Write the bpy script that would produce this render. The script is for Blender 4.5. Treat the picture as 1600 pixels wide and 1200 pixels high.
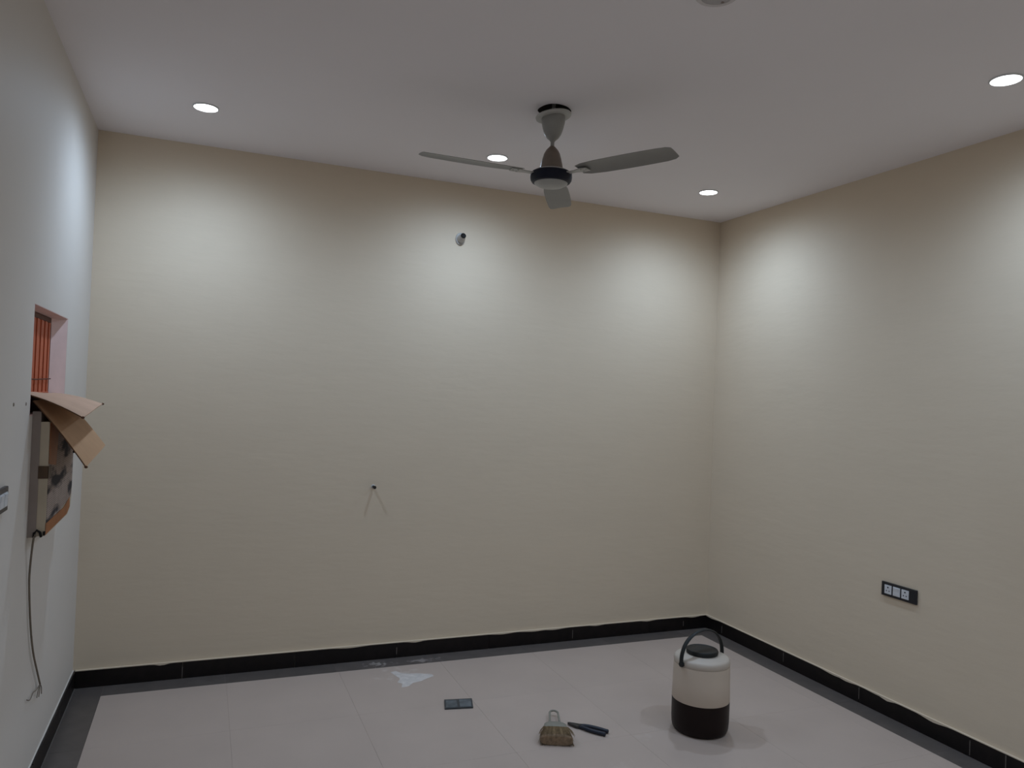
import bpy, bmesh, math, random
from mathutils import Vector, Matrix
random.seed(7)
PI = math.pi
scene = bpy.context.scene
for o in list(bpy.data.objects):
    bpy.data.objects.remove(o)

# ------------------------------------------------------------------ camera
CAM = Vector((0.577, -4.5328, 1.6325))
RIGHT = Vector((0.92505, -0.37780, 0.03947))
UP = Vector((-0.04183, 0.00198, 0.99912))
BACK = Vector((-0.37754, -0.92589, -0.01397))
cd = bpy.data.cameras.new('camera')
cam = bpy.data.objects.new('camera', cd)
scene.collection.objects.link(cam)
m = Matrix((RIGHT, UP, BACK)).transposed().to_4x4()
m.translation = CAM
cam.matrix_world = m
cd.sensor_width = 36.0
cd.lens = 36.0 * 1177.16 / 1600.0
cd.clip_start = 0.02
scene.camera = cam

# ------------------------------------------------------------------ world, exposure
w = bpy.data.worlds.new('world')
scene.world = w
w.use_nodes = True
w.node_tree.nodes['Background'].inputs[0].default_value = (0.02, 0.02, 0.02, 1)
w.node_tree.nodes['Background'].inputs[1].default_value = 0.1
vs = scene.view_settings
vs.view_transform = 'Standard'
vs.look = 'None'
vs.gamma = 1.0
vs.use_curve_mapping = False
vs.exposure = 0.0

LAMP_POWER = 11.2            # watts of each ceiling downlight
LAMP_COLOR = (0.57, 0.76, 1.0)
LAMP_CUT = (-0.03, 0.92)     # cosine of the angle from straight down where the reflector cuts off / opens fully

# ------------------------------------------------------------------ room numbers (metres)
W, H, D = 4.023, 2.95, 5.15        # width (x), height, depth (y from 0 to -D)
T = 0.2                            # wall thickness
OPEN = (-1.372, -0.66, 1.485, 1.893)   # window opening in the left wall: y0,y1,z0,z1
HOLE = (2.019, -1.385, 0.078)      # hole in the ceiling round the fan

# ------------------------------------------------------------------ helpers
col = scene.collection


def link(name, me, parent=None, loc=None):
    o = bpy.data.objects.new(name, me)
    col.objects.link(o)
    if parent is not None:
        o.parent = parent
    if loc is not None:
        o.location = loc
    return o


def thing(name, label, cat, loc=(0, 0, 0), rotz=0.0, group=None):
    o = bpy.data.objects.new(name, None)
    o.empty_display_size = 0.05
    col.objects.link(o)
    o.location = loc
    o.rotation_euler = (0, 0, rotz)
    o['label'] = label
    o['category'] = cat
    if group:
        o['group'] = group
    return o


def tag(o, label, cat, group=None):
    o['label'] = label
    o['category'] = cat
    if group:
        o['group'] = group
    return o


class MB:
    def __init__(self):
        self.bm = bmesh.new()

    def box(self, a, b, bevel=0.0):
        x0, x1 = sorted((a[0], b[0])); y0, y1 = sorted((a[1], b[1])); z0, z1 = sorted((a[2], b[2]))
        vs_ = [self.bm.verts.new(v) for v in
               [(x0, y0, z0), (x1, y0, z0), (x1, y1, z0), (x0, y1, z0), (x0, y0, z1), (x1, y0, z1), (x1, y1, z1), (x0, y1, z1)]]
        fs = [self.bm.faces.new([vs_[i] for i in f]) for f in
              [(3, 2, 1, 0), (4, 5, 6, 7), (0, 1, 5, 4), (1, 2, 6, 5), (2, 3, 7, 6), (3, 0, 4, 7)]]
        if bevel:
            es = list({e for f in fs for e in f.edges})
            bmesh.ops.bevel(self.bm, geom=es, offset=bevel, segments=2, profile=0.5, affect='EDGES')
        return self

    def lathe(self, prof, n=40, M=None, cap=True):
        """prof: list of (r, z)."""
        rings = []
        for r, z in prof:
            if r < 1e-6:
                p = Vector((0, 0, z))
                rings.append([self.bm.verts.new(M @ p if M else p)])
            else:
                ring = []
                for i in range(n):
                    a = 2 * PI * i / n
                    p = Vector((r * math.cos(a), r * math.sin(a), z))
                    ring.append(self.bm.verts.new(M @ p if M else p))
                rings.append(ring)
        for A, B in zip(rings, rings[1:]):
            for i in range(n):
                j = (i + 1) % n
                q = [A[i % len(A)], A[j % len(A)], B[j % len(B)], B[i % len(B)]]
                q2 = []
                for v in q:
                    if v not in q2:
                        q2.append(v)
                if len(q2) >= 3:
                    self.bm.faces.new(q2)
        if cap:
            for R in (rings[0], rings[-1]):
                if len(R) > 2:
                    self.bm.faces.new(R)
        return self

    def tube(self, pts, rad, n=8, flat=None):
        """swept tube; rad scalar or list; flat=(width_vec, w, t) for a strap cross-section."""
        pts = [Vector(p) for p in pts]
        rings = []
        up = Vector((0, 0, 1))
        for i, p in enumerate(pts):
            t = (pts[min(i + 1, len(pts) - 1)] - pts[max(i - 1, 0)]).normalized()
            r = rad[i] if isinstance(rad, (list, tuple)) else rad
            if flat:
                s = Vector(flat[0]).normalized()
                u = t.cross(s).normalized()
                ra, rb = flat[1], flat[2]
            else:
                ref = up if abs(t.z) < 0.9 else Vector((1, 0, 0))
                s = t.cross(ref).normalized(); u = s.cross(t).normalized()
                ra = rb = r
            ring = []
            for k in range(n):
                a = 2 * PI * k / n
                ring.append(self.bm.verts.new(p + s * math.cos(a) * ra + u * math.sin(a) * rb))
            rings.append(ring)
        for A, B in zip(rings, rings[1:]):
            for k in range(n):
                self.bm.faces.new([A[k], A[(k + 1) % n], B[(k + 1) % n], B[k]])
        self.bm.faces.new(rings[0]); self.bm.faces.new(rings[-1])
        return self

    def prism(self, outline, z0, z1, M=None):
        """outline: list of (x,y), extruded from z0 to z1."""
        a = [Vector((x, y, z0)) for x, y in outline]
        b = [Vector((x, y, z1)) for x, y in outline]
        if M:
            a = [M @ v for v in a]; b = [M @ v for v in b]
        A = [self.bm.verts.new(v) for v in a]; B = [self.bm.verts.new(v) for v in b]
        n = len(A)
        self.bm.faces.new(A[::-1]); self.bm.faces.new(B)
        for i in range(n):
            j = (i + 1) % n
            self.bm.faces.new([A[i], A[j], B[j], B[i]])
        return self

    def sheet(self, grid, thick, nrm):
        """grid[i][j] of points -> curved sheet with thickness along nrm."""
        nrm = Vector(nrm).normalized() * thick
        A = [[self.bm.verts.new(Vector(p)) for p in row] for row in grid]
        B = [[self.bm.verts.new(Vector(p) - nrm) for p in row] for row in grid]
        ni, nj = len(A), len(A[0])
        for i in range(ni - 1):
            for j in range(nj - 1):
                self.bm.faces.new([A[i][j], A[i + 1][j], A[i + 1][j + 1], A[i][j + 1]])
                self.bm.faces.new([B[i][j], B[i][j + 1], B[i + 1][j + 1], B[i + 1][j]])
        for i in range(ni - 1):
            self.bm.faces.new([A[i][0], B[i][0], B[i + 1][0], A[i + 1][0]])
            self.bm.faces.new([A[i][-1], A[i + 1][-1], B[i + 1][-1], B[i][-1]])
        for j in range(nj - 1):
            self.bm.faces.new([A[0][j], A[0][j + 1], B[0][j + 1], B[0][j]])
            self.bm.faces.new([A[-1][j], B[-1][j], B[-1][j + 1], A[-1][j + 1]])
        return self

    def mesh(self, name, mat, smooth=False):
        bmesh.ops.recalc_face_normals(self.bm, faces=self.bm.faces)
        me = bpy.data.meshes.new(name)
        self.bm.to_mesh(me); self.bm.free()
        me.materials.append(mat)
        if smooth:
            for p in me.polygons:
                p.use_smooth = True
            me.set_sharp_from_angle(angle=math.radians(38))
        return me

    def build(self, name, mat, parent=None, loc=None, smooth=False):
        return link(name, self.mesh(name, mat, smooth), parent, loc)


# ------------------------------------------------------------------ materials
def mat(name, color, rough=0.6, spec=0.3, var=0.0, vscale=6.0, vstretch=(1, 1, 1), bump=0.0, bscale=80.0,
        bstretch=(1, 1, 1), metal=0.0, coords='Object', rand=0.0):
    m_ = bpy.data.materials.new(name)
    m_.use_nodes = True
    nt = m_.node_tree; N = nt.nodes; L = nt.links
    b = N['Principled BSDF']
    b.inputs['Base Color'].default_value = (*color, 1)
    b.inputs['Roughness'].default_value = rough
    b.inputs['Specular IOR Level'].default_value = spec
    b.inputs['Metallic'].default_value = metal
    if coords == 'World':
        tcs = N.new('ShaderNodeNewGeometry').outputs['Position']
    else:
        tcs = N.new('ShaderNodeTexCoord').outputs[coords]
    last = None
    if var > 0 or rand > 0:
        mp = N.new('ShaderNodeMapping'); mp.inputs['Scale'].default_value = vstretch
        L.new(tcs, mp.inputs[0])
        nz = N.new('ShaderNodeTexNoise'); nz.inputs['Scale'].default_value = vscale; nz.inputs['Detail'].default_value = 5
        L.new(mp.outputs[0], nz.inputs['Vector'])
        hsv = N.new('ShaderNodeHueSaturation'); hsv.inputs['Color'].default_value = (*color, 1)
        mr = N.new('ShaderNodeMapRange'); mr.inputs[1].default_value = 0.3; mr.inputs[2].default_value = 0.7
        mr.inputs[3].default_value = 1 - var; mr.inputs[4].default_value = 1 + var
        L.new(nz.outputs[0], mr.inputs[0])
        src = mr.outputs[0]
        if rand > 0:
            oi = N.new('ShaderNodeObjectInfo')
            mr2 = N.new('ShaderNodeMapRange'); mr2.inputs[3].default_value = 1 - rand; mr2.inputs[4].default_value = 1 + rand
            L.new(oi.outputs['Random'], mr2.inputs[0])
            mu = N.new('ShaderNodeMath'); mu.operation = 'MULTIPLY'
            L.new(src, mu.inputs[0]); L.new(mr2.outputs[0], mu.inputs[1])
            src = mu.outputs[0]
        L.new(src, hsv.inputs['Value'])
        L.new(hsv.outputs[0], b.inputs['Base Color'])
        last = hsv
    if bump > 0:
        mp2 = N.new('ShaderNodeMapping'); mp2.inputs['Scale'].default_value = bstretch
        L.new(tcs, mp2.inputs[0])
        nb = N.new('ShaderNodeTexNoise'); nb.inputs['Scale'].default_value = bscale; nb.inputs['Detail'].default_value = 4
        L.new(mp2.outputs[0], nb.inputs['Vector'])
        bp = N.new('ShaderNodeBump'); bp.inputs['Strength'].default_value = 1.0; bp.inputs['Distance'].default_value = bump
        L.new(nb.outputs[0], bp.inputs['Height']); L.new(bp.outputs[0], b.inputs['Normal'])
    m_['last'] = last.name if last else ''
    return m_


def smear(m_, center, radius, color, strength, nscale, thr):
    """a fixed dried-plaster smear at a world place, mixed over the material's own colour."""
    nt = m_.node_tree; N = nt.nodes; L = nt.links
    b = N['Principled BSDF']
    old = b.inputs['Base Color'].links[0].from_socket
    g = N.new('ShaderNodeNewGeometry')
    mp = N.new('ShaderNodeMapping')
    mp.inputs['Location'].default_value = tuple(-c / r for c, r in zip(center, radius))
    mp.inputs['Scale'].default_value = tuple(1 / r for r in radius)
    L.new(g.outputs['Position'], mp.inputs[0])
    ln = N.new('ShaderNodeVectorMath'); ln.operation = 'LENGTH'; L.new(mp.outputs[0], ln.inputs[0])
    nz = N.new('ShaderNodeTexNoise'); nz.inputs['Scale'].default_value = nscale; nz.inputs['Detail'].default_value = 4
    L.new(g.outputs['Position'], nz.inputs['Vector'])
    mr0 = N.new('ShaderNodeMapRange'); mr0.inputs[1].default_value = 1.0; mr0.inputs[2].default_value = 0.0
    L.new(ln.outputs['Value'], mr0.inputs[0])
    mu = N.new('ShaderNodeMath'); mu.operation = 'ADD'
    mu.operation = 'MULTIPLY_ADD'; mu.inputs[1].default_value = 1.7
    mr0.inputs[4].default_value = 0.55
    L.new(nz.outputs[0], mu.inputs[0]); L.new(mr0.outputs[0], mu.inputs[2])
    mr = N.new('ShaderNodeMapRange'); mr.inputs[1].default_value = thr; mr.inputs[2].default_value = thr + 0.25
    mr.inputs[3].default_value = 0; mr.inputs[4].default_value = strength
    L.new(mu.outputs[0], mr.inputs[0])
    # nothing outside the radius
    lt = N.new('ShaderNodeMath'); lt.operation = 'LESS_THAN'; lt.inputs[1].default_value = 1.0
    L.new(ln.outputs['Value'], lt.inputs[0])
    mm = N.new('ShaderNodeMath'); mm.operation = 'MULTIPLY'
    L.new(mr.outputs[0], mm.inputs[0]); L.new(lt.outputs[0], mm.inputs[1])
    mx = N.new('ShaderNodeMix'); mx.data_type = 'RGBA'
    mx.inputs[7].default_value = (*color, 1)
    L.new(mm.outputs[0], mx.inputs[0]); L.new(old, mx.inputs[6])
    L.new(mx.outputs[2], b.inputs['Base Color'])


def emit(name, color, strength):
    m_ = bpy.data.materials.new(name); m_.use_nodes = True
    b = m_.node_tree.nodes['Principled BSDF']
    b.inputs['Base Color'].default_value = (0.8, 0.8, 0.8, 1)
    b.inputs['Emission Color'].default_value = (*color, 1)
    b.inputs['Emission Strength'].default_value = strength
    return m_


M_cream = mat('cream_wall_paint', (0.72, 0.60, 0.46), 0.62, 0.25, var=0.012, vscale=2.2, vstretch=(1, 1, 2.5),
              bump=0.0012, bscale=7, bstretch=(1, 1, 3.5), coords='World')
M_white_wall = mat('pale_grey_wall_paint', (0.70, 0.645, 0.59), 0.6, 0.3, var=0.012, vscale=2.0, bump=0.001, bscale=6,
                   bstretch=(1, 1, 2), coords='World')
M_ceil = mat('ceiling_paint', (0.88, 0.825, 0.835), 0.75, 0.15, var=0.012, vscale=1.5, coords='World')
M_slab = mat('raw_concrete', (0.10, 0.09, 0.08), 0.9, 0.1, var=0.2, vscale=20, bump=0.004, bscale=40)
M_tile = mat('beige_vitrified_tile', (0.50, 0.40, 0.343), 0.38, 0.35, var=0.03, vscale=3.5, coords='World', rand=0.012)
M_grout = mat('tile_grout', (0.47, 0.375, 0.32), 0.9, 0.1, var=0.1, vscale=30)
M_border = mat('dark_grey_granite_border', (0.112, 0.094, 0.085), 0.36, 0.5, var=0.12, vscale=14, coords='World', rand=0.08)
M_skirt = mat('black_granite_skirting', (0.010, 0.0072, 0.007), 0.42, 0.25, var=0.25, vscale=25, coords='World', rand=0.1)
M_joint = mat('white_cement_joint', (0.16, 0.14, 0.125), 0.9, 0.1, var=0.2, vscale=60, coords='World')
smear(M_border, (1.60, -0.085, 0), (0.14, 0.07, 0.1), (0.42, 0.37, 0.34), 0.75, 34, 1.15)
smear(M_border, (1.88, -0.10, 0), (0.22, 0.08, 0.1), (0.38, 0.33, 0.31), 0.6, 26, 1.2)
smear(M_tile, (1.72, -0.27, 0), (0.25, 0.17, 0.1), (0.62, 0.55, 0.50), 0.5, 14, 1.2)
smear(M_tile, (2.62, -1.40, 0), (0.11, 0.09, 0.1), (0.58, 0.50, 0.45), 0.3, 30, 1.2)
smear(M_tile, (2.36, -1.62, 0), (0.16, 0.10, 0.1), (0.58, 0.50, 0.45), 0.25, 26, 1.2)

M_fan_grey = mat('aged_ivory_enamel', (0.30, 0.29, 0.27), 0.35, 0.5, var=0.06, vscale=20)
M_fan_ring = mat('ivory_plastic_ring', (0.48, 0.46, 0.43), 0.4, 0.4, var=0.04, vscale=20)
M_fan_bell = mat('brown_beige_enamel', (0.20, 0.155, 0.125), 0.35, 0.45, var=0.08, vscale=20)
M_fan_navy = mat('navy_enamel', (0.006, 0.008, 0.02), 0.5, 0.25, var=0.1, vscale=20)
M_fan_blade = mat('grey_beige_fan_blade', (0.25, 0.24, 0.225), 0.45, 0.4, var=0.05, vscale=10)
M_fan_cap = mat('pale_fan_cap', (0.42, 0.41, 0.39), 0.4, 0.4, var=0.04, vscale=20)
M_lens_on = emit('lit_led_diffuser', (0.92, 0.98, 1.0), 6.0)
M_lens_off = mat('unlit_led_diffuser', (0.46, 0.43, 0.425), 0.5, 0.4, var=0.03, vscale=20)
M_bezel = mat('white_lamp_bezel', (0.66, 0.66, 0.66), 0.45, 0.4, var=0.02, vscale=20)
M_bezel_off = mat('grey_lamp_bezel', (0.66, 0.61, 0.60), 0.5, 0.3, var=0.02, vscale=20)
M_pink = mat('pink_plaster', (0.78, 0.58, 0.55), 0.8, 0.1, var=0.05, vscale=14, coords='World')
M_shutter = mat('orange_red_shutter', (0.52, 0.125, 0.055), 0.55, 0.3, var=0.12, vscale=8, vstretch=(1, 8, 0.6), coords='World')
M_shutter_dark = mat('dark_brown_frame_and_shade', (0.10, 0.03, 0.015), 0.6, 0.3, var=0.15, vscale=16, coords='World')
M_card = mat('corrugated_cardboard', (0.47, 0.285, 0.165), 0.85, 0.1, var=0.07, vscale=9, bump=0.0006, bscale=160, bstretch=(0.1, 1, 0.1), coords='World')
M_card_pink = mat('pale_cardboard', (0.57, 0.38, 0.27), 0.85, 0.1, var=0.06, vscale=9, bump=0.0006, bscale=160, bstretch=(0.1, 1, 0.1), coords='World')
M_card_edge = mat('torn_cardboard_edge', (0.12, 0.06, 0.035), 0.9, 0.1, var=0.2, vscale=60, coords='World')
M_box_grey = mat('taupe_painted_frame', (0.29, 0.235, 0.205), 0.6, 0.3, var=0.07, vscale=12, coords='World')
M_box_cream = mat('cream_painted_cover', (0.50, 0.415, 0.31), 0.6, 0.3, var=0.07, vscale=10, coords='World')
M_tape = mat('orange_brown_packing_tape', (0.33, 0.105, 0.02), 0.5, 0.4, var=0.18, vscale=14, coords='World')
M_tape_dark = mat('dark_brown_tape', (0.085, 0.05, 0.028), 0.5, 0.3, var=0.15, vscale=20, coords='World')
M_black = mat('black_plastic', (0.014, 0.0125, 0.012), 0.6, 0.12, var=0.1, vscale=30)
M_plate = mat('black_switch_plate', (0.016, 0.0165, 0.02), 0.3, 0.5, var=0.1, vscale=30)
M_plate_grey = mat('charcoal_switch_plate', (0.03, 0.025, 0.03), 0.35, 0.4, var=0.1, vscale=30)
M_module = mat('white_switch_module', (0.66, 0.66, 0.68), 0.4, 0.4, var=0.02, vscale=30)
M_hole = mat('dark_hole', (0.01, 0.01, 0.01), 0.9, 0.05, var=0.1, vscale=50)
M_pvc = mat('white_pvc', (0.52, 0.50, 0.48), 0.45, 0.3, var=0.05, vscale=40)
M_nail = mat('dark_metal_peg', (0.03, 0.024, 0.02), 0.6, 0.3, var=0.1, vscale=50)
M_cable = mat('grey_brown_cable', (0.19, 0.155, 0.12), 0.7, 0.2, var=0.1, vscale=40, coords='World')
M_jug_cream = mat('cream_jug_plastic', (0.62, 0.515, 0.42), 0.42, 0.35, var=0.02, vscale=8)
M_jug_white = mat('white_jug_lid_plastic', (0.53, 0.455, 0.385), 0.4, 0.35, var=0.02, vscale=8)
M_jug_brown = mat('dark_brown_jug_plastic', (0.0115, 0.0055, 0.0045), 0.4, 0.2, var=0.06, vscale=8)
M_jug_cap = mat('charcoal_jug_plastic', (0.020, 0.021, 0.021), 0.45, 0.25, var=0.08, vscale=20)
M_brush_grey = mat('grey_green_brush_plastic', (0.25, 0.235, 0.195), 0.5, 0.3, var=0.08, vscale=30)
M_bristle = mat('tan_bristles', (0.20, 0.135, 0.075), 0.85, 0.1, var=0.25, vscale=90)
M_bristle_tip = mat('plaster_caked_bristle_ends', (0.25, 0.175, 0.115), 0.9, 0.05, var=0.25, vscale=70)
M_pl_steel = mat('dark_plier_steel', (0.055, 0.052, 0.052), 0.4, 0.5, metal=0.5, var=0.15, vscale=50)
M_pl_grip = mat('navy_plier_grip', (0.014, 0.018, 0.032), 0.45, 0.4, var=0.1, vscale=40)
M_grid = mat('grey_mounting_plate', (0.10, 0.115, 0.125), 0.45, 0.4, var=0.35, vscale=26)
M_grid_edge = mat('dark_plate_rim', (0.045, 0.05, 0.055), 0.45, 0.4, var=0.1, vscale=26)

# ------------------------------------------------------------------ shell
def structure(o):
    o['kind'] = 'structure'
    return o


structure(MB().box((-T, 0, -0.1), (W + T, T, H + 0.12)).build('wall_back', M_cream))
structure(MB().box((W, 0, -0.1), (W + T, -D, H + 0.12)).build('wall_right', M_cream))
structure(MB().box((-T, -D, -0.1), (W + T, -D - T, H + 0.12)).build('wall_front', M_cream))
y0, y1, z0, z1 = OPEN
wl = MB()
wl.box((-T, 0, -0.1), (0, y1, H + 0.12)).box((-T, y0, -0.1), (0, -D, H + 0.12))
wl.box((-T, y1, -0.1), (0, y0, z0)).box((-T, y1, z1), (0, y0, H + 0.12))
structure(wl.build('wall_left', M_white_wall))

# ceiling with a ragged round hole for the fan hook
bm = bmesh.new()
hx, hy, hr = HOLE
n = 32
circ = [(hx + hr * (1 + 0.05 * math.sin(3 * a + 1)) * math.cos(a), hy + hr * (1 + 0.06 * math.sin(2 * a)) * math.sin(a))
        for a in [2 * PI * i / n + PI / 4 for i in range(n)]]
q = 0.2
sq = []
cor = [(q, q), (-q, q), (-q, -q), (q, -q)]
for k in range(4):
    a, b = cor[k], cor[(k + 1) % 4]
    for i in range(n // 4):
        t = i / (n // 4)
        sq.append((hx + a[0] + (b[0] - a[0]) * t, hy + a[1] + (b[1] - a[1]) * t))
ci = [bm.verts.new((x, y, H)) for x, y in circ]
ct = [bm.verts.new((x, y, H + 0.11)) for x, y in circ]
so = [bm.verts.new((x, y, H)) for x, y in sq]
for i in range(n):
    j = (i + 1) % n
    bm.faces.new([ci[i], ci[j], so[j], so[i]])
    bm.faces.new([ci[i], ct[i], ct[j], ci[j]])
bm.faces.new(ct)
xs = [0, hx - q, hx + q, W]; ys = [0, hy + q, hy - q, -D]
for i in range(3):
    for j in range(3):
        if i == 1 and j == 1:
            continue
        bm.faces.new([bm.verts.new(p) for p in [(xs[i], ys[j], H), (xs[i + 1], ys[j], H), (xs[i + 1], ys[j + 1], H), (xs[i], ys[j + 1], H)]])
bm.faces.new([bm.verts.new(p) for p in [(0, 0, H + 0.12), (W, 0, H + 0.12), (W, -D, H + 0.12), (0, -D, H + 0.12)]])
bm.normal_update()
me = bpy.data.meshes.new('ceiling'); 
bmesh.ops.remove_doubles(bm, verts=bm.verts, dist=1e-5)
bm.to_mesh(me); bm.free()
me.materials.append(M_ceil); me.materials.append(M_slab)
for p in me.polygons:
    if p.center.z > H + 0.005 and p.center.z < H + 0.118:
        p.material_index = 1
structure(link('ceiling', me))

# floor: bed, beige tiles laid singly, dark border tiles
floor = structure(MB().box((0, 0, -0.1), (W, -D, -0.0012)).build('floor', M_grout))
G = 0.0006
BORD = 0.150
tile_cache = {}


def tile(name, xa, xb, ya, yb, m_, parent, th=0.009):
    key = (name, round(xb - xa, 4), round(yb - ya, 4))
    if key not in tile_cache:
        hw, hh = (xb - xa - G) / 2, (yb - ya - G) / 2
        bmx = MB().box((-hw, -hh, -th), (hw, hh, 0))
        es = [e for e in bmx.bm.edges if all(v.co.z > -1e-6 for v in e.verts)]
        bmesh.ops.bevel(bmx.bm, geom=es, offset=0.0003, segments=1, affect='EDGES')
        tile_cache[key] = bmx.mesh(name, m_)
    return link(name, tile_cache[key], parent, ((xa + xb) / 2, (ya + yb) / 2, 0))


def cuts(a, b, step, first=None):
    out = [a]
    v = a + (first or step)
    while v < b - 0.02:
        out.append(v); v += step
    out.append(b)
    return out


txs = cuts(BORD, W - BORD, 0.605)
tys = cuts(BORD, D - 0.02, 0.605)
for i in range(len(txs) - 1):
    for j in range(len(tys) - 1):
        tile('floor_tile', txs[i], txs[i + 1], -tys[j + 1], -tys[j], M_tile, floor)
bxs = cuts(BORD, W - BORD, 0.6)
for i in range(len(bxs) - 1):
    tile('border_tile', bxs[i], bxs[i + 1], -BORD, -0.012, M_border, floor)
bys = cuts(0.012, D - 0.02, 0.6, first=0.75)
for j in range(len(bys) - 1):
    tile('border_tile', 0.012, BORD, -bys[j + 1], -bys[j], M_border, floor)
    tile('border_tile', W - BORD, W - 0.012, -bys[j + 1], -bys[j], M_border, floor)

# skirting: black granite pieces, uneven paint line on top, white cement in the joints
SK_H, SK_T = 0.092, 0.012


def skirting(name, joints, place, axis_len):
    """place(s, d, z) -> world point; s along the wall, d out of the wall."""
    base = structure(bpy.data.objects.new(name, None)); col.objects.link(base)
    rnd = random.Random(name)

    def strip(a, b, d0, d1, zf0, zf1, nm, m_, step=0.06):
        k = max(1, int((b - a) / step))
        rows = []
        bmx = bmesh.new()
        for i in range(k + 1):
            s = a + (b - a) * i / k
            rows.append([bmx.verts.new(place(s, d, z)) for d, z in
                         ((d0, zf0(s)), (d1, zf0(s)), (d1, zf1(s)), (d0, zf1(s)))])
        for A, B in zip(rows, rows[1:]):
            for t in range(4):
                bmx.faces.new([A[t], A[(t + 1) % 4], B[(t + 1) % 4], B[t]])
        bmx.faces.new(rows[0]); bmx.faces.new(rows[-1])
        bmesh.ops.recalc_face_normals(bmx, faces=bmx.faces)
        me_ = bpy.data.meshes.new(nm); bmx.to_mesh(me_); bmx.free(); me_.materials.append(m_)
        return link(nm, me_, base)

    ph = [rnd.uniform(0, 6) for _ in range(3)]

    def wav(s):
        v = 0.0022 * math.sin(9 * s + ph[0]) + 0.0018 * math.sin(23 * s + ph[1])
        return SK_H + min(v, 0.0015)
    for a, b in zip(joints, joints[1:]):
        h = rnd.uniform(-0.0012, 0.0003)
        strip(a + 0.0012, b - 0.0012, 0.0, SK_T, lambda s: 0.0, lambda s: wav(s) + h, 'skirting_tile', M_skirt)
    for a in joints[1:-1]:
        if rnd.random() < 0.75:
            zb = rnd.uniform(0.0, 0.03); zt = rnd.uniform(0.06, 0.088)
            strip(a - 0.0019, a + 0.0019, SK_T - 0.002, SK_T + 0.0006, lambda s: zb, lambda s: zt, 'joint_filler', M_joint)
    # the painted ledge: wall paint run down onto the top of the skirting, with drips
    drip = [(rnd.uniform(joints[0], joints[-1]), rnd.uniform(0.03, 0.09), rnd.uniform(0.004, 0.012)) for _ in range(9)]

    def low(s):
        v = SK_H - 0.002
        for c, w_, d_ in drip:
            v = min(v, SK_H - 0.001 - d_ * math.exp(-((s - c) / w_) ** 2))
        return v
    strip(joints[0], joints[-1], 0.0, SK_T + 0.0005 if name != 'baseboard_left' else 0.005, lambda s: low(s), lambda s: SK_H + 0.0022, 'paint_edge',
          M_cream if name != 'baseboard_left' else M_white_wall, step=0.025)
    if name == 'baseboard_left':
        strip(joints[0] + 0.012, joints[-1], SK_T, SK_T + 0.0035, lambda s: -0.001, lambda s: 0.0008, 'joint_filler', M_joint, step=0.3)
    return base


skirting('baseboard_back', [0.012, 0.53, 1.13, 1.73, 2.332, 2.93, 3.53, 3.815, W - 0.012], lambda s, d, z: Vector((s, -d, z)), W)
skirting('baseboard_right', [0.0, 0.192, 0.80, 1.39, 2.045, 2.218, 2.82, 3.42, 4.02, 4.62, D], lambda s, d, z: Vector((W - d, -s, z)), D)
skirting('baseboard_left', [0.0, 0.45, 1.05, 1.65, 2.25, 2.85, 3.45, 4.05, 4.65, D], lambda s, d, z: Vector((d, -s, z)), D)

# ------------------------------------------------------------------ window opening with shutter
win = structure(bpy.data.objects.new('window_1', None)); col.objects.link(win)
dj = -0.055               # depth of the reveal
yb = y1 - 0.085           # the far jamb and the head are splayed
zb = z1 - 0.008
Mz = Matrix.Identity(4)
MB().prism([(dj, y1 + 0.001), (-0.0005, y1 + 0.001), (-0.0005, y1 - 0.003), (dj, yb)], z0, z1).build('jamb', M_pink, win)
MB().box((dj, y0 - 0.001, z0), (-0.0005, y0 + 0.006, z1)).build('jamb', M_pink, win)
Mh = Matrix(((1, 0, 0, 0), (0, 0, 1, 0), (0, 1, 0, 0), (0, 0, 0, 1)))
MB().prism([(dj, z1 + 0.001), (-0.0005, z1 + 0.001), (-0.0005, z1 - 0.002), (dj, zb)], y0, y1, Mh).build('head_lining', M_pink, win)
MB().box((dj, y0, z0 - 0.001), (-0.0005, y1, z0 + 0.006)).build('sill', M_pink, win)
y1w, z1w = y1, z1
y1, z1 = yb + 0.004, zb + 0.002
nb = 15
bw = (y1 - y0 - 0.02) / nb
for i in range(nb):
    a = y0 + 0.01 + i * bw
    MB().box((dj - 0.02, a + 0.0015, z0 + 0.01), (dj + (0.002 if i % 2 else 0.006), a + bw - 0.0015, z1 - 0.024), 0.001).build('shutter_board', M_shutter, win)
MB().box((dj - 0.03, y0, z0), (dj - 0.021, y1, z1)).build('shutter_back', M_shutter_dark, win)
MB().box((dj, y0 + 0.006, z0 + 0.006), (dj + 0.022, y1 - 0.006, 1.552), 0.002).build('gap_shade_board', M_shutter_dark, win)  # dark board added to stand for the shade in the gap under the flaps
MB().box((dj - 0.02, y0 + 0.006, z1 - 0.024), (dj + 0.006, y1 - 0.006, z1 - 0.003), 0.002).build('frame_head', M_shutter_dark, win)
MB().box((dj - 0.02, y1 - 0.022, z0 + 0.006), (dj + 0.006, y1 - 0.004, z1 - 0.024), 0.002).build('frame_stile', M_shutter_dark, win)
MB().box((dj - 0.02, y0 + 0.006, z0 + 0.006), (dj + 0.012, y0 + 0.022, z1 - 0.03), 0.002).build('frame_stile', M_shutter_dark, win)
MB().box((dj, y0 + 0.022, 1.553), (dj + 0.010, y1 - 0.022, 1.567), 0.002).build('bottom_rail', M_shutter, win)
MB().tube([(dj + 0.012, y0 + 0.01, 1.622), (dj + 0.012, (y0 + y1) / 2, 1.618), (dj + 0.012, y1 - 0.01, 1.622)], 0.0025).build('wire', M_shutter_dark, win)

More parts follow.
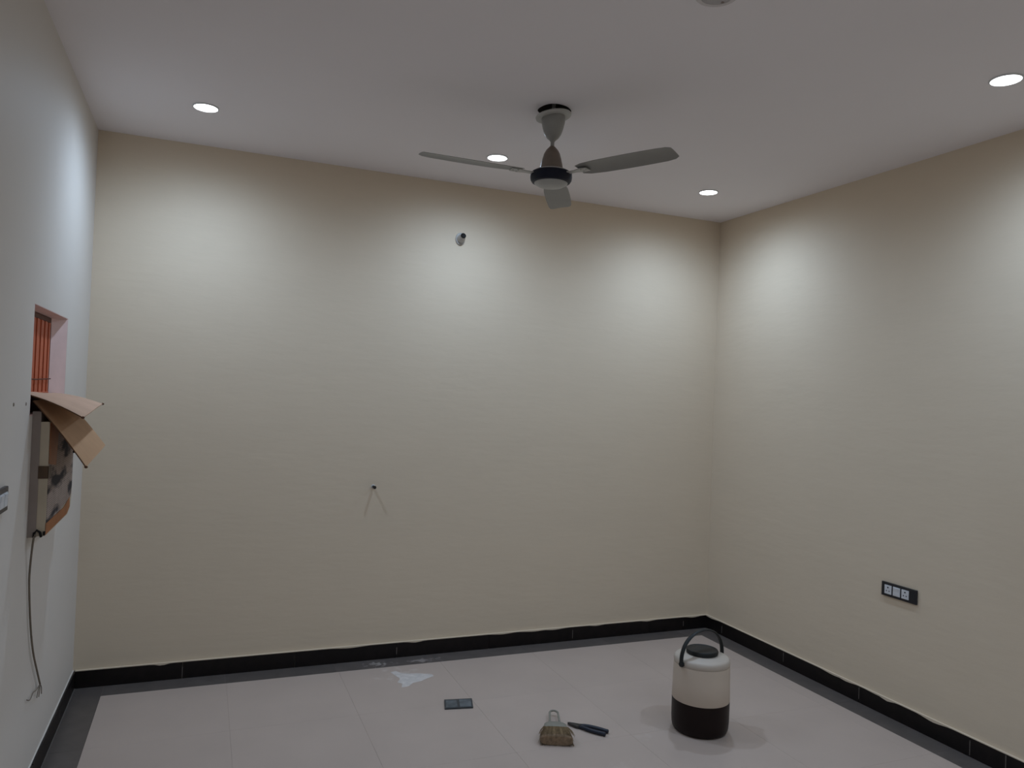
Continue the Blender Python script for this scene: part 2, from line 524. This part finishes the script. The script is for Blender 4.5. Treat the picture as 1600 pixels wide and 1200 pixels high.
# two cardboard flaps hanging out of the opening
def flap(name, label, A, B, C_, D_, m_, sag=0.01, th=0.004, edge_dots=()):
    """A inner near, B outer near, C_ outer far, D_ inner far."""
    A, B, C_, D_ = map(Vector, (A, B, C_, D_))
    nrm = (B - A).cross(D_ - A).normalized()
    if nrm.z < 0:
        nrm = -nrm
    g = []
    for i in range(9):
        u = i / 8
        row = []
        for j in range(7):
            v = j / 6
            p = A * (1 - u) * (1 - v) + B * u * (1 - v) + C_ * u * v + D_ * (1 - u) * v
            p = p + nrm * (sag * math.sin(PI * u) + 0.002 * math.sin(7 * v + 3 * u))
            row.append(p)
        g.append(row)
    o = MB().sheet(g, th, nrm).build(name, m_, None, smooth=True)
    tag(o, label, 'cardboard', None)
    e = MB().tube([r[0] + nrm * (-th * 0.5) for r in g], 0.0024, 6).build('torn_edge', M_card_edge, o)
    pts = [p - nrm * th * 0.5 for p in g[-1]]
    for k in edge_dots:
        pk = g[-1][k] - nrm * th * 0.4
        MB().lathe([(0, -0.005), (0.006, -0.002), (0.006, 0.003), (0, 0.006)], 8, Matrix.Translation(pk)).build('torn_tuft', M_card_edge, o)
    return o


flap('cardboard_flap', 'upper pale brown cardboard flap jutting out below the orange shutter',
     (-0.035, -1.352, 1.573), (0.163, -1.325, 1.484), (0.160, -0.72, 1.520), (-0.035, -0.675, 1.560), M_card_pink, 0.006, edge_dots=(0, 6))
flap('cardboard_flap', 'lower brown cardboard flap drooping over the newspaper on the wall box',
     (0.004, -1.335, 1.542), (0.179, -1.305, 1.297), (0.187, -0.80, 1.341), (0.004, -0.70, 1.542), M_card, 0.003, edge_dots=(0,))

# ------------------------------------------------------------------ box on the left wall, papered over
def newsprint():
    m_ = mat('newsprint', (0.42, 0.335, 0.29), 0.85, 0.1, var=0.1, vscale=14, coords='World')
    nt = m_.node_tree; N = nt.nodes; L = nt.links
    b = N['Principled BSDF']; old = b.inputs['Base Color'].links[0].from_socket
    g = N.new('ShaderNodeNewGeometry')
    sp = N.new('ShaderNodeSeparateXYZ'); L.new(g.outputs['Position'], sp.inputs[0])
    cb = N.new('ShaderNodeCombineXYZ'); L.new(sp.outputs['Y'], cb.inputs[0]); L.new(sp.outputs['Z'], cb.inputs[1])
    # columns of small text lines
    br = N.new('ShaderNodeTexBrick'); br.inputs['Scale'].default_value = 1.0
    br.inputs['Brick Width'].default_value = 0.075; br.inputs['Row Height'].default_value = 0.008
    br.inputs['Mortar Size'].default_value = 0.0022; br.inputs['Mortar Smooth'].default_value = 0.3
    br.offset = 0.0
    br.inputs['Color1'].default_value = (0.52, 0.52, 0.52, 1); br.inputs['Color2'].default_value = (0.7, 0.7, 0.7, 1)
    br.inputs['Mortar'].default_value = (1, 1, 1, 1)
    L.new(cb.outputs[0], br.inputs['Vector'])
    mul = N.new('ShaderNodeMix'); mul.data_type = 'RGBA'; mul.blend_type = 'MULTIPLY'; mul.inputs[0].default_value = 0.8
    L.new(old, mul.inputs[6]); L.new(br.outputs[0], mul.inputs[7])
    # printed photographs: dark blotches
    nz = N.new('ShaderNodeTexNoise'); nz.inputs['Scale'].default_value = 11; nz.inputs['Detail'].default_value = 3
    mpn = N.new('ShaderNodeMapping'); mpn.inputs['Scale'].default_value = (0.35, 1.3, 1)
    L.new(cb.outputs[0], mpn.inputs[0]); L.new(mpn.outputs[0], nz.inputs['Vector'])
    mr = N.new('ShaderNodeMapRange'); mr.inputs[1].default_value = 0.50; mr.inputs[2].default_value = 0.62
    L.new(nz.outputs[0], mr.inputs[0])
    mx = N.new('ShaderNodeMix'); mx.data_type = 'RGBA'; mx.inputs[7].default_value = (0.055, 0.05, 0.055, 1)
    L.new(mr.outputs[0], mx.inputs[0]); L.new(mul.outputs[2], mx.inputs[6])
    L.new(mx.outputs[2], b.inputs['Base Color'])
    return m_


M_news = newsprint()
bx = thing('wall_box', 'slim wall box pasted over with newspaper and brown tape below the flaps', 'box', (0, -1.32, 1.04))
L0 = 0.585   # length along the wall
HB = 0.462
def quad_y(y_, z_):          # lower edge rises slightly toward the far end
    return z_
frame_o = [(0, 0), (L0, 0.012), (L0, HB), (0, HB)]
Mx = Matrix(((0, 0, 1, 0), (1, 0, 0, 0), (0, 1, 0, 0), (0, 0, 0, 1)))   # outline (y,z) extruded along x
MB().prism(frame_o, 0.0, 0.028, Mx).build('back_frame', M_box_grey, bx)
HC = 0.424            # the cover stops under the cardboard
cov = [(0.003, 0.004), (L0 - 0.09, 0.006), (L0 - 0.02, 0.03), (L0 - 0.003, 0.07), (L0 - 0.003, HC), (0.003, HC)]
MB().prism(cov, 0.028, 0.056, Mx).build('cover', M_box_cream, bx)
news = [(0.012, 0.045), (0.25, 0.048), (L0 - 0.03, 0.075), (L0 - 0.01, 0.12), (L0 - 0.012, HC - 0.04), (0.30, HC - 0.02), (0.012, HC - 0.03)]
MB().prism(news, 0.0562, 0.0572, Mx).build('newspaper', M_news, bx)
MB().prism([(0.003, 0.008), (L0 - 0.12, 0.012), (L0 - 0.05, 0.032), (L0 - 0.06, 0.075), (L0 - 0.2, 0.052), (0.003, 0.05)], 0.0573, 0.0582, Mx).build('packing_tape', M_tape, bx)
MB().prism([(0.01, HC - 0.155), (0.16, HC - 0.175), (0.19, HC - 0.006), (0.005, HC - 0.003)], 0.0573, 0.0582, Mx).build('packing_tape', M_tape, bx)
tp = MB().box((0.026, -0.0012, 0.216), (0.0590, 0.0, 0.262)).box((0.0575, -0.0012, 0.216), (0.0590, 0.06, 0.258))
tp.build('corner_tape', M_tape_dark, bx)
MB().tube([(0.022, -0.004, 0.002), (0.024, -0.006, 0.018), (0.032, -0.006, 0.028), (0.042, -0.006, 0.020), (0.046, -0.004, 0.002)], 0.0045, 8).build('cable_clip', M_black, bx, smooth=True)
MB().box((0.051, -0.004, 0.008), (0.058, 0.004, 0.022), 0.001).build('latch', M_black, bx)
MB().box((0.0573, L0 - 0.03, 0.262), (0.066, L0 + 0.006, 0.272), 0.002).build('latch', M_black, bx)

# loose cable hanging from the box
cab_pts = [(0.030, -1.328, 1.052), (0.022, -1.325, 1.03), (0.0085, -1.285, 0.90), (0.0075, -1.258, 0.80), (0.0085, -1.215, 0.68), (0.010, -1.155, 0.57), (0.011, -1.06, 0.462), (0.011, -0.985, 0.385)]
def spline(pts, k=6):
    P = [Vector(p) for p in pts]; out = []
    for i in range(len(P) - 1):
        a, b, c, d = P[max(i - 1, 0)], P[i], P[i + 1], P[min(i + 2, len(P) - 1)]
        for t in range(k):
            s = t / k
            out.append(0.5 * ((2 * b) + (c - a) * s + (2 * a - 5 * b + 4 * c - d) * s * s + (3 * b - a - 3 * c + d) * s ** 3))
    out.append(P[-1]); return out
cab = thing('hanging_cable', 'thin grey cable with frayed ends dangling below the papered wall box', 'cable', (0, 0, 0))
cab.location = cab_pts[0]
off = Vector(cab_pts[0])
MB().tube([p - off for p in spline(cab_pts)], 0.0036, 8).build('sheath', M_cable, cab, smooth=True)
e = Vector(cab_pts[-1])
for pts in ([(0, 0, 0), (-0.003, -0.06, -0.003), (-0.004, -0.11, 0.008), (-0.004, -0.17, 0.002), (-0.004, -0.23, 0.025)],
            [(0, 0, 0), (0.0, -0.03, -0.012), (0, -0.055, -0.035)],
            [(0, 0, 0), (0.002, -0.012, -0.018), (0.002, -0.028, -0.042)],
            [(0, 0, 0), (0.002, 0.02, -0.02), (0.002, 0.028, -0.05)]):
    MB().tube([Vector(p) + e - off for p in spline(pts, 4)], 0.0019, 6).build('bare_wire', M_cable, cab, smooth=True)

# two wall plugs on the left wall
for (py, pz, lab) in ((-1.627, 1.535, 'tiny dark screw hole plug on the left wall, nearer the picture edge'),
                      (-1.440, 1.532, 'tiny grey screw hole plug on the left wall, beside the cardboard flaps')):
    o = MB().lathe([(0, 0.002), (0.005, 0.002), (0.0065, 0.0008), (0.0065, 0), (0, 0)], 12, Matrix.Rotation(PI / 2, 4, 'Y')).build(
        'wall_plug', M_cable if py < -1.5 else M_box_grey, None, (0.0, py, pz))
    tag(o, lab, 'wall plug')

# ------------------------------------------------------------------ switch plates
def module(kind, parent, cy, cz, w_, h_, x0):
    """module lying on plane x (facing +x locally)."""
    mo = MB().box((x0, cy - w_ / 2, cz - h_ / 2), (x0 + 0.003, cy + w_ / 2, cz + h_ / 2), 0.001).build(
        'socket_module' if kind == 'socket' else 'switch_module', M_module, parent)
    R = Matrix.Rotation(PI / 2, 4, 'Y')
    if kind == 'socket':
        for dy, dz, r in ((0, 0.011, 0.0042), (-0.0085, -0.007, 0.0032), (0.0085, -0.007, 0.0032)):
            MB().lathe([(0, 0.0006), (r, 0.0006), (r, 0), (0, 0)], 12, Matrix.Translation((x0 + 0.003, cy + dy, cz + dz)) @ R).build('pin_hole', M_hole, mo)
    elif kind == 'switch':
        MB().prism([(-h_ / 2 + 0.004, 0), (h_ / 2 - 0.004, 0), (h_ / 2 - 0.004, 0.0035), (0, 0.001), (-h_ / 2 + 0.004, 0.001)], -w_ / 2 + 0.004, w_ / 2 - 0.004,
                   Matrix(((0, 1, 0, x0 + 0.003), (0, 0, 1, cy), (1, 0, 0, cz), (0, 0, 0, 1)))).build('rocker', M_module, mo)
    return mo


# right wall: local x points out of the wall (world -x) -> rotate by pi; local +y = world -y
sp_ = thing('socket_plate', 'black switch plate with three white modules on the right wall', 'socket', (W, -1.623, 0.668), PI)
MB().box((0, -0.1085, -0.0375), (0.011, 0.1085, 0.0375), 0.003).build('face_plate', M_plate, sp_)
module('socket', sp_, -0.0645, 0.0, 0.044, 0.047, 0.0105)
module('switch', sp_, -0.0115, 0.0, 0.044, 0.047, 0.0105)
module('socket', sp_, 0.0415, 0.0, 0.044, 0.047, 0.0105)
# left wall: at the picture's left edge
sl = thing('switch_plate', 'dark grey switch plate with white switches on the left wall', 'switch', (0, -1.818, 1.239))
MB().box((0, -0.115, -0.039), (0.012, 0.122, 0.039), 0.003).build('face_plate', M_plate_grey, sl)
for k in range(4):
    module('switch', sl, 0.080 - k * 0.051, 0.0, 0.046, 0.046, 0.0115)

# ------------------------------------------------------------------ fittings on the back wall
lh = thing('lamp_holder', 'white oval lamp holder with a dark socket high on the back wall', 'lamp holder', (2.033, 0, 2.600))
Ry = Matrix.Rotation(PI / 2, 4, 'X')     # local z -> -y (out of the wall)
MB().lathe([(0, 0.0), (0.031, 0.0), (0.032, 0.004), (0.029, 0.010), (0, 0.010)], 28, Matrix.Scale(1.25, 4, (0, 0, 1)) @ Ry).build('base', M_pvc, lh, smooth=True)
tilt = Matrix.Translation((0.002, -0.008, 0.0)) @ Matrix.Rotation(math.radians(14), 4, 'X') @ Ry
tilt = Matrix.Translation((0.002, -0.008, 0.0)) @ Matrix.Rotation(math.radians(-14), 4, 'X') @ Ry
MB().lathe([(0.027, 0.0), (0.026, 0.012), (0.021, 0.028), (0.0175, 0.042), (0.0165, 0.05), (0.0135, 0.05), (0.0135, 0.035), (0, 0.035)], 28, tilt, cap=False).build('body', M_pvc, lh, smooth=True)
MB().lathe([(0.0165, 0.046), (0.0172, 0.052), (0.0150, 0.0545), (0.012, 0.053), (0, 0.050)], 24, tilt, cap=False).build('socket_mouth', M_black, lh, smooth=True)

pg = thing('wall_peg', 'small dark metal peg sticking out of the middle of the back wall', 'peg', (1.546, 0, 1.044))
MB().lathe([(0, 0), (0.013, 0), (0.012, 0.003), (0.007, 0.006), (0, 0.006)], 16, Ry).build('plaster_collar', M_pvc, pg, smooth=True)
MB().lathe([(0.0075, 0.0), (0.0075, 0.042), (0.0095, 0.043), (0.0095, 0.049), (0, 0.050)], 14, Ry).build('shank', M_nail, pg, smooth=True)

# ------------------------------------------------------------------ downlights
def downlight(x, y, lit, label, group=None, r=0.054):
    t = thing('ceiling_downlight', label, 'light', (x, y, H), 0, group)
    rb = r + (0.0055 if lit else 0.016)
    MB().lathe([(r, 0), (rb, 0), (rb, -0.003), (rb - 0.003, -0.006), (r, -0.0055), (r, 0)], 40, None, cap=False).build('bezel', M_bezel if lit else M_bezel_off, t, smooth=True)
    MB().lathe([(0, -0.001), (r, -0.001), (r, -0.0042), (0, -0.0046)], 40, None, cap=False).build('lens', M_lens_on if lit else M_lens_off, t, smooth=True)
    if lit:
        ld = bpy.data.lights.new('led_light', 'AREA')
        ld.shape = 'DISK'; ld.size = 0.085; ld.energy = LAMP_POWER; ld.color = LAMP_COLOR
        ld.use_nodes = True                        # photometric curve of the recessed reflector
        nt = ld.node_tree; em = nt.nodes['Emission']
        ge = nt.nodes.new('ShaderNodeNewGeometry'); sx = nt.nodes.new('ShaderNodeSeparateXYZ')
        ab = nt.nodes.new('ShaderNodeMath'); ab.operation = 'ABSOLUTE'
        mr = nt.nodes.new('ShaderNodeMapRange'); mr.interpolation_type = 'SMOOTHSTEP'
        mr.inputs[1].default_value, mr.inputs[2].default_value = LAMP_CUT
        nt.links.new(ge.outputs['Incoming'], sx.inputs[0]); nt.links.new(sx.outputs['Z'], ab.inputs[0])
        nt.links.new(ab.outputs[0], mr.inputs[0]); nt.links.new(mr.outputs[0], em.inputs['Strength'])
        lo = bpy.data.objects.new('led_light', ld); col.objects.link(lo)
        lo.parent = t; lo.location = (0, 0, -0.0075)
    else:
        MB().box((0.035, 0.02, -0.0062), (0.043, 0.028, -0.0046)).build('screw', M_box_grey, t)
    return t


downlight(0.528, -0.635, True, 'lit round downlight nearest the left wall, above the back left corner')
downlight(2.034, -0.612, True, 'lit round downlight just left of the ceiling fan motor')
downlight(3.450, -0.622, True, 'lit round downlight near the corner of back and right walls')
downlight(3.448, -2.518, True, 'lit round downlight at the far right edge of the picture')
downlight(2.058, -2.527, False, 'unlit grey round downlight cut off by the top of the picture')
# unseen downlights added at the camera's end of the room for bounced light
for k, (x, y) in enumerate(((2.03, -4.42), (3.45, -4.42), (0.528, -4.42))):
    downlight(x, y, True, ('unseen fill downlight added behind the camera in the middle of the room', 'unseen fill downlight added behind the camera on the right',
                           'unseen fill downlight added behind the camera on the left')[k])

# ------------------------------------------------------------------ ceiling fan
fan = thing('ceiling_fan', 'three bladed ceiling fan with navy motor band hanging from a hole in the ceiling', 'fan', (2.013, -1.388, H))
MB().tube([(0, 0, 0.10), (0, 0, -0.20)], 0.0088, 16).build('down_rod', M_fan_grey, fan, smooth=True)
ax = Vector((0.3775, 0.9259, 0.0))
Rt = Matrix.Translation((0, 0, -0.029)) @ Matrix.Rotation(math.radians(-8.5), 4, ax)
MB().lathe([(0.050, 0.004), (0.080, 0.006), (0.083, 0.002), (0.081, -0.006), (0.074, -0.009), (0.050, -0.007), (0.050, 0.004)], 40, Rt, cap=False).build('canopy_ring', M_fan_ring, fan, smooth=True)
MB().lathe([(0, -0.031), (0.054, -0.031), (0.0555, -0.040), (0.053, -0.062), (0.047, -0.088), (0.039, -0.113), (0.027, -0.131), (0.014, -0.142), (0.010, -0.148), (0, -0.148)], 40).build('top_canopy', M_fan_grey, fan, smooth=True)
MB().lathe([(0, -0.166), (0.010, -0.168), (0.015, -0.173), (0.027, -0.186), (0.037, -0.204), (0.044, -0.228), (0.0495, -0.252), (0.0535, -0.277), (0.056, -0.284), (0, -0.284)], 40).build('lower_canopy', M_fan_bell, fan, smooth=True)
mo = MB().lathe([(0, -0.279), (0.066, -0.279), (0.079, -0.284), (0.088, -0.290), (0.088, -0.294), (0, -0.294)], 48).build('motor_top', M_fan_ring, fan, smooth=True)
MB().lathe([(0, -0.291), (0.090, -0.291), (0.0955, -0.297), (0.0965, -0.312), (0.0945, -0.326), (0.088, -0.336), (0.078, -0.339), (0, -0.339)], 48).build('motor_band', M_fan_navy, fan, smooth=True)
MB().lathe([(0, -0.336), (0.078, -0.336), (0.076, -0.343), (0.060, -0.352), (0.035, -0.358), (0, -0.360)], 48).build('bottom_cap', M_fan_cap, fan, smooth=True)


def blade_mesh():
    g = []
    stations = [(0.150, 0.034, 0.040), (0.185, 0.050, 0.052), (0.26, 0.060, 0.058), (0.36, 0.063, 0.060), (0.46, 0.063, 0.060), (0.56, 0.060, 0.058), (0.60, 0.054, 0.052), (0.618, 0.040, 0.040)]
    for x, wa, wb in stations:
        row = []
        for j in range(7):
            v = -wa + (wa + wb) * j / 6
            zc = 0.006 * (1 - ((v) / 0.063) ** 2)           # camber
            row.append((x, v, zc - math.tan(math.radians(9)) * v))
        g.append(row)
    return MB().sheet(g, 0.002, (0, 0, 1)).mesh('blade', M_fan_blade, True)


def iron_mesh():
    b = MB().prism([(0.085, -0.016), (0.13, -0.013), (0.16, -0.024), (0.20, -0.020), (0.20, 0.020), (0.16, 0.024), (0.13, 0.013), (0.085, 0.016)], -0.0045, -0.0005)
    for px_, py_ in ((0.17, -0.012), (0.17, 0.012), (0.19, 0.0)):
        b.lathe([(0, -0.008), (0.004, -0.0075), (0.005, -0.0045)], 10, Matrix.Translation((px_, py_, 0)))
    return b.mesh('blade_bracket', M_fan_ring)


bmesh_, imesh_ = blade_mesh(), iron_mesh()
for az in (-60, 180, 60):
    bl = link('blade', bmesh_, fan, (0, 0, -0.300)); bl.rotation_euler = (0, 0, math.radians(az))
    link('blade_bracket', imesh_, bl, (0, 0, -0.001))

# ------------------------------------------------------------------ water jug
jug = thing('water_jug', 'brown and cream insulated water jug with a black cap standing on the floor', 'jug', (2.94, -1.40, 0))
R0 = 0.141
MB().lathe([(0, 0.006), (0.105, 0.004), (0.118, 0.0), (0.128, 0.004), (0.135, 0.014), (0.1385, 0.03), (0.1405, 0.06), (R0, 0.157), (0, 0.157)], 64).build('lower_body', M_jug_brown, jug, smooth=True)
MB().lathe([(0, 0.1565), (0.1405, 0.1565), (0.1405, 0.158), (0.1412, 0.159), (0.1395, 0.25), (0.1375, 0.322), (0.1365, 0.330), (0, 0.330)], 64).build('upper_body', M_jug_cream, jug, smooth=True)
MB().lathe([(0, 0.329), (0.1345, 0.329), (0.1345, 0.331), (0.1368, 0.334), (0.1372, 0.345), (0.1350, 0.356), (0.1290, 0.363), (0.120, 0.366), (0.092, 0.372), (0.082, 0.376), (0, 0.376)], 64).build('lid', M_jug_white, jug, smooth=True)
cp = MB()
prof = [(0, 0.375), (0.074, 0.375), (0.078, 0.379), (0.079, 0.391), (0.076, 0.397), (0.070, 0.3985), (0.066, 0.396), (0.040, 0.3985), (0, 0.4005)]
cp.lathe(prof, 64).build('screw_cap', M_jug_cap, jug, smooth=True)
hd = Vector((-0.98, -0.19, 0)).normalized()
side = Vector((-hd.y, hd.x, 0))
arc = []
for i in range(25):
    a = PI * i / 24
    arc.append(hd * (0.146 * math.cos(a) * (1.0 if abs(math.cos(a)) > .98 else 1.0)) + Vector((0, 0, 0.350 + 0.140 * math.sin(a) ** 0.85)))
arc = [hd * 0.145 + Vector((0, 0, 0.333))] + arc + [-hd * 0.145 + Vector((0, 0, 0.333))]
MB().tube(arc, 0.01, 10, flat=(side, 0.012, 0.006)).build('handle', M_jug_cap, jug, smooth=True)
for s in (1, -1):
    Mk = Matrix.Translation(hd * s * 0.136 + Vector((0, 0, 0.343))) @ (hd * s).to_track_quat('Z', 'Y').to_matrix().to_4x4()
    MB().lathe([(0, 0), (0.013, 0), (0.013, 0.013), (0.010, 0.016), (0, 0.016)], 16, Mk).build('handle_pivot', M_jug_cap, jug, smooth=True)

# ------------------------------------------------------------------ brush lying on the floor (loop away from the camera)
bd = Vector((-0.39, -0.92, 0)).normalized()
br = thing('distemper_brush', 'wide paint brush with grey looped handle and tan bristles lying on the floor', 'brush',
           (2.300, -1.045, 0), math.atan2(bd.y, bd.x))
# local +x = towards bristle ends
lp = []
for i in range(17):
    a = -PI / 2 - PI * i / 16
    lp.append((0.03 + 0.03 * math.cos(a), -0.021 * math.sin(a), 0.024))
lp = [(0.155, 0.026, 0.022)] + [(0.10, 0.023, 0.024)] + lp + [(0.10, -0.023, 0.024), (0.155, -0.026, 0.022)]
MB().tube(spline(lp, 2), 0.0052, 8).build('handle_loop', M_brush_grey, br, smooth=True)
def loft(rows, n=20):
    b = MB(); rings = []
    for x, hw, zl, zh in rows:
        zc, hz = (zl + zh) / 2, (zh - zl) / 2
        ring = []
        for i in range(n):
            a = 2 * PI * i / n
            c, s = math.cos(a), math.sin(a)
            ring.append(b.bm.verts.new((x, hw * math.copysign(abs(c) ** 0.55, c), zc + hz * math.copysign(abs(s) ** 0.6, s))))
        rings.append(ring)
    for A, B in zip(rings, rings[1:]):
        for i in range(n):
            b.bm.faces.new([A[i], A[(i + 1) % n], B[(i + 1) % n], B[i]])
    b.bm.faces.new(rings[0]); b.bm.faces.new(rings[-1])
    return b
loft([(0.150, 0.030, 0.010, 0.034), (0.165, 0.046, 0.006, 0.040), (0.18, 0.054, 0.004, 0.044), (0.225, 0.060, 0.003, 0.047), (0.232, 0.059, 0.004, 0.046)]).build('stock', M_brush_grey, br, smooth=True)
loft([(0.228, 0.060, 0.004, 0.045), (0.27, 0.068, 0.002, 0.048), (0.322, 0.076, 0.001, 0.050)], 24).build('bristle_block', M_bristle, br, smooth=True)
loft([(0.318, 0.074, 0.001, 0.049), (0.330, 0.078, 0.001, 0.050), (0.336, 0.074, 0.003, 0.044)], 24).build('caked_ends', M_bristle_tip, br, smooth=True)
st = MB()
rn = random.Random(3)
for i in range(420):
    u = rn.uniform(-1, 1); v = rn.uniform(0, 1)
    if rn.random() < 0.6:
        v = rn.choice((0.02, 0.98)) + rn.uniform(-0.03, 0.03)
    a = Vector((0.235, 0.059 * u, 0.006 + 0.040 * v))
    flare = 1.0 + rn.uniform(-0.02, 0.07) + (0.10 * rn.random() if abs(u) > 0.9 else 0)
    e_ = Vector((rn.uniform(0.318, 0.345), 0.077 * u * flare, max(0.0015, 0.002 + 0.049 * v * rn.uniform(0.9, 1.08))))
    mdp = (a + e_) / 2 + Vector((0, 0.003 * u, 0.001))
    st.tube([a, mdp, e_], [0.0012, 0.0011, 0.0006], 3)
o = st.build('bristle_strands', M_bristle, br); o['kind'] = 'stuff'

# ------------------------------------------------------------------ pliers
pd = Vector((0.132, -0.166, 0)).normalized()
pl = thing('pliers', 'dark pliers with navy grips lying open beside the paint brush', 'pliers', (2.322, -1.164, 0), math.atan2(pd.y, pd.x))
for s, z0_ in ((1, 0.002), (-1, 0.005)):
    jaw = [(0.0, 0.001), (0.004, 0.006), (0.03, 0.010), (0.055, 0.014), (0.066, 0.013), (0.076, 0.002), (0.076, -0.010), (0.064, -0.012), (0.054, -0.004), (0.03, 0.0012)]
    MB().prism([(x, y * s * 1.5) for x, y in jaw], z0_, z0_ + 0.009).build('jaw', M_pl_steel, pl)
    hp = [(0.070, -0.007 * s, 0.008), (0.095, -0.0125 * s, 0.011), (0.13, -0.019 * s, 0.011), (0.165, -0.020 * s, 0.011), (0.195, -0.018 * s, 0.011), (0.210, -0.0185 * s, 0.011)]
    MB().tube(spline(hp, 4), [0.0075] + [0.0098] * 19 + [0.0075], 10).build('grip', M_pl_grip, pl, smooth=True)
MB().lathe([(0.0, 0.0165), (0.006, 0.016), (0.0075, 0.014), (0.0075, 0.003), (0, 0.003)], 16, Matrix.Translation((0.062, 0, 0))).build('pivot', M_pl_steel, pl, smooth=True)

# ------------------------------------------------------------------ small grey plate on the floor
gpx, gpy = 1.877, -0.779
gp = thing('mounting_plate', 'small flat grey rectangular plate lying alone on the floor', 'plate', (gpx, gpy, 0), math.atan2(-0.026, 0.149))
def skew(x, y):
    return (x - 0.12 * (0.06 + y) * 0 + y * 0.10, y)
MB().prism([skew(*p) for p in [(-0.074, -0.056), (0.074, -0.056), (0.074, 0.056), (-0.074, 0.056)]], 0.0005, 0.007).build('plate_rim', M_grid_edge, gp)
MB().prism([skew(*p) for p in [(-0.066, -0.048), (-0.006, -0.048), (-0.010, 0.036), (-0.066, 0.042)]], 0.007, 0.0082).build('plate_panel', M_grid, gp)
MB().prism([skew(*p) for p in [(0.006, -0.048), (0.066, -0.048), (0.066, 0.044), (0.004, 0.044)]], 0.007, 0.0082).build('plate_panel', M_grid, gp)

# ------------------------------------------------------------------ dried white plaster on the floor
rn = random.Random(11)
out = [(1.640, -0.235), (1.675, -0.225), (1.700, -0.275), (1.745, -0.288), (1.80, -0.300), (1.862, -0.335), (1.872, -0.362), (1.82, -0.385), (1.775, -0.415), (1.725, -0.425),
       (1.690, -0.472), (1.645, -0.480), (1.662, -0.425), (1.645, -0.395), (1.672, -0.350), (1.655, -0.30)]
cx = sum(p[0] for p in out) / len(out); cy = sum(p[1] for p in out) / len(out)
b = MB()
rings = []
for f, z in ((1.0, 0.0003), (0.85, 0.0013), (0.5, 0.0022)):
    ring = []
    for (x, y) in out:
        k = f * rn.uniform(0.93, 1.05)
        ring.append(b.bm.verts.new(((x - cx) * k, (y - cy) * k, z)))
    rings.append(ring)
for A, B in zip(rings, rings[1:]):
    for i in range(len(A)):
        b.bm.faces.new([A[i], A[(i + 1) % len(A)], B[(i + 1) % len(A)], B[i]])
b.bm.faces.new(rings[-1])
M_plaster = mat('dried_white_plaster', (0.62, 0.565, 0.53), 0.8, 0.15, var=0.12, vscale=30, coords='World')
tag(b.build('plaster_spill', M_plaster, None, (cx, cy, 0), smooth=True), 'white dried plaster spill on the floor near the back skirting', 'spill')
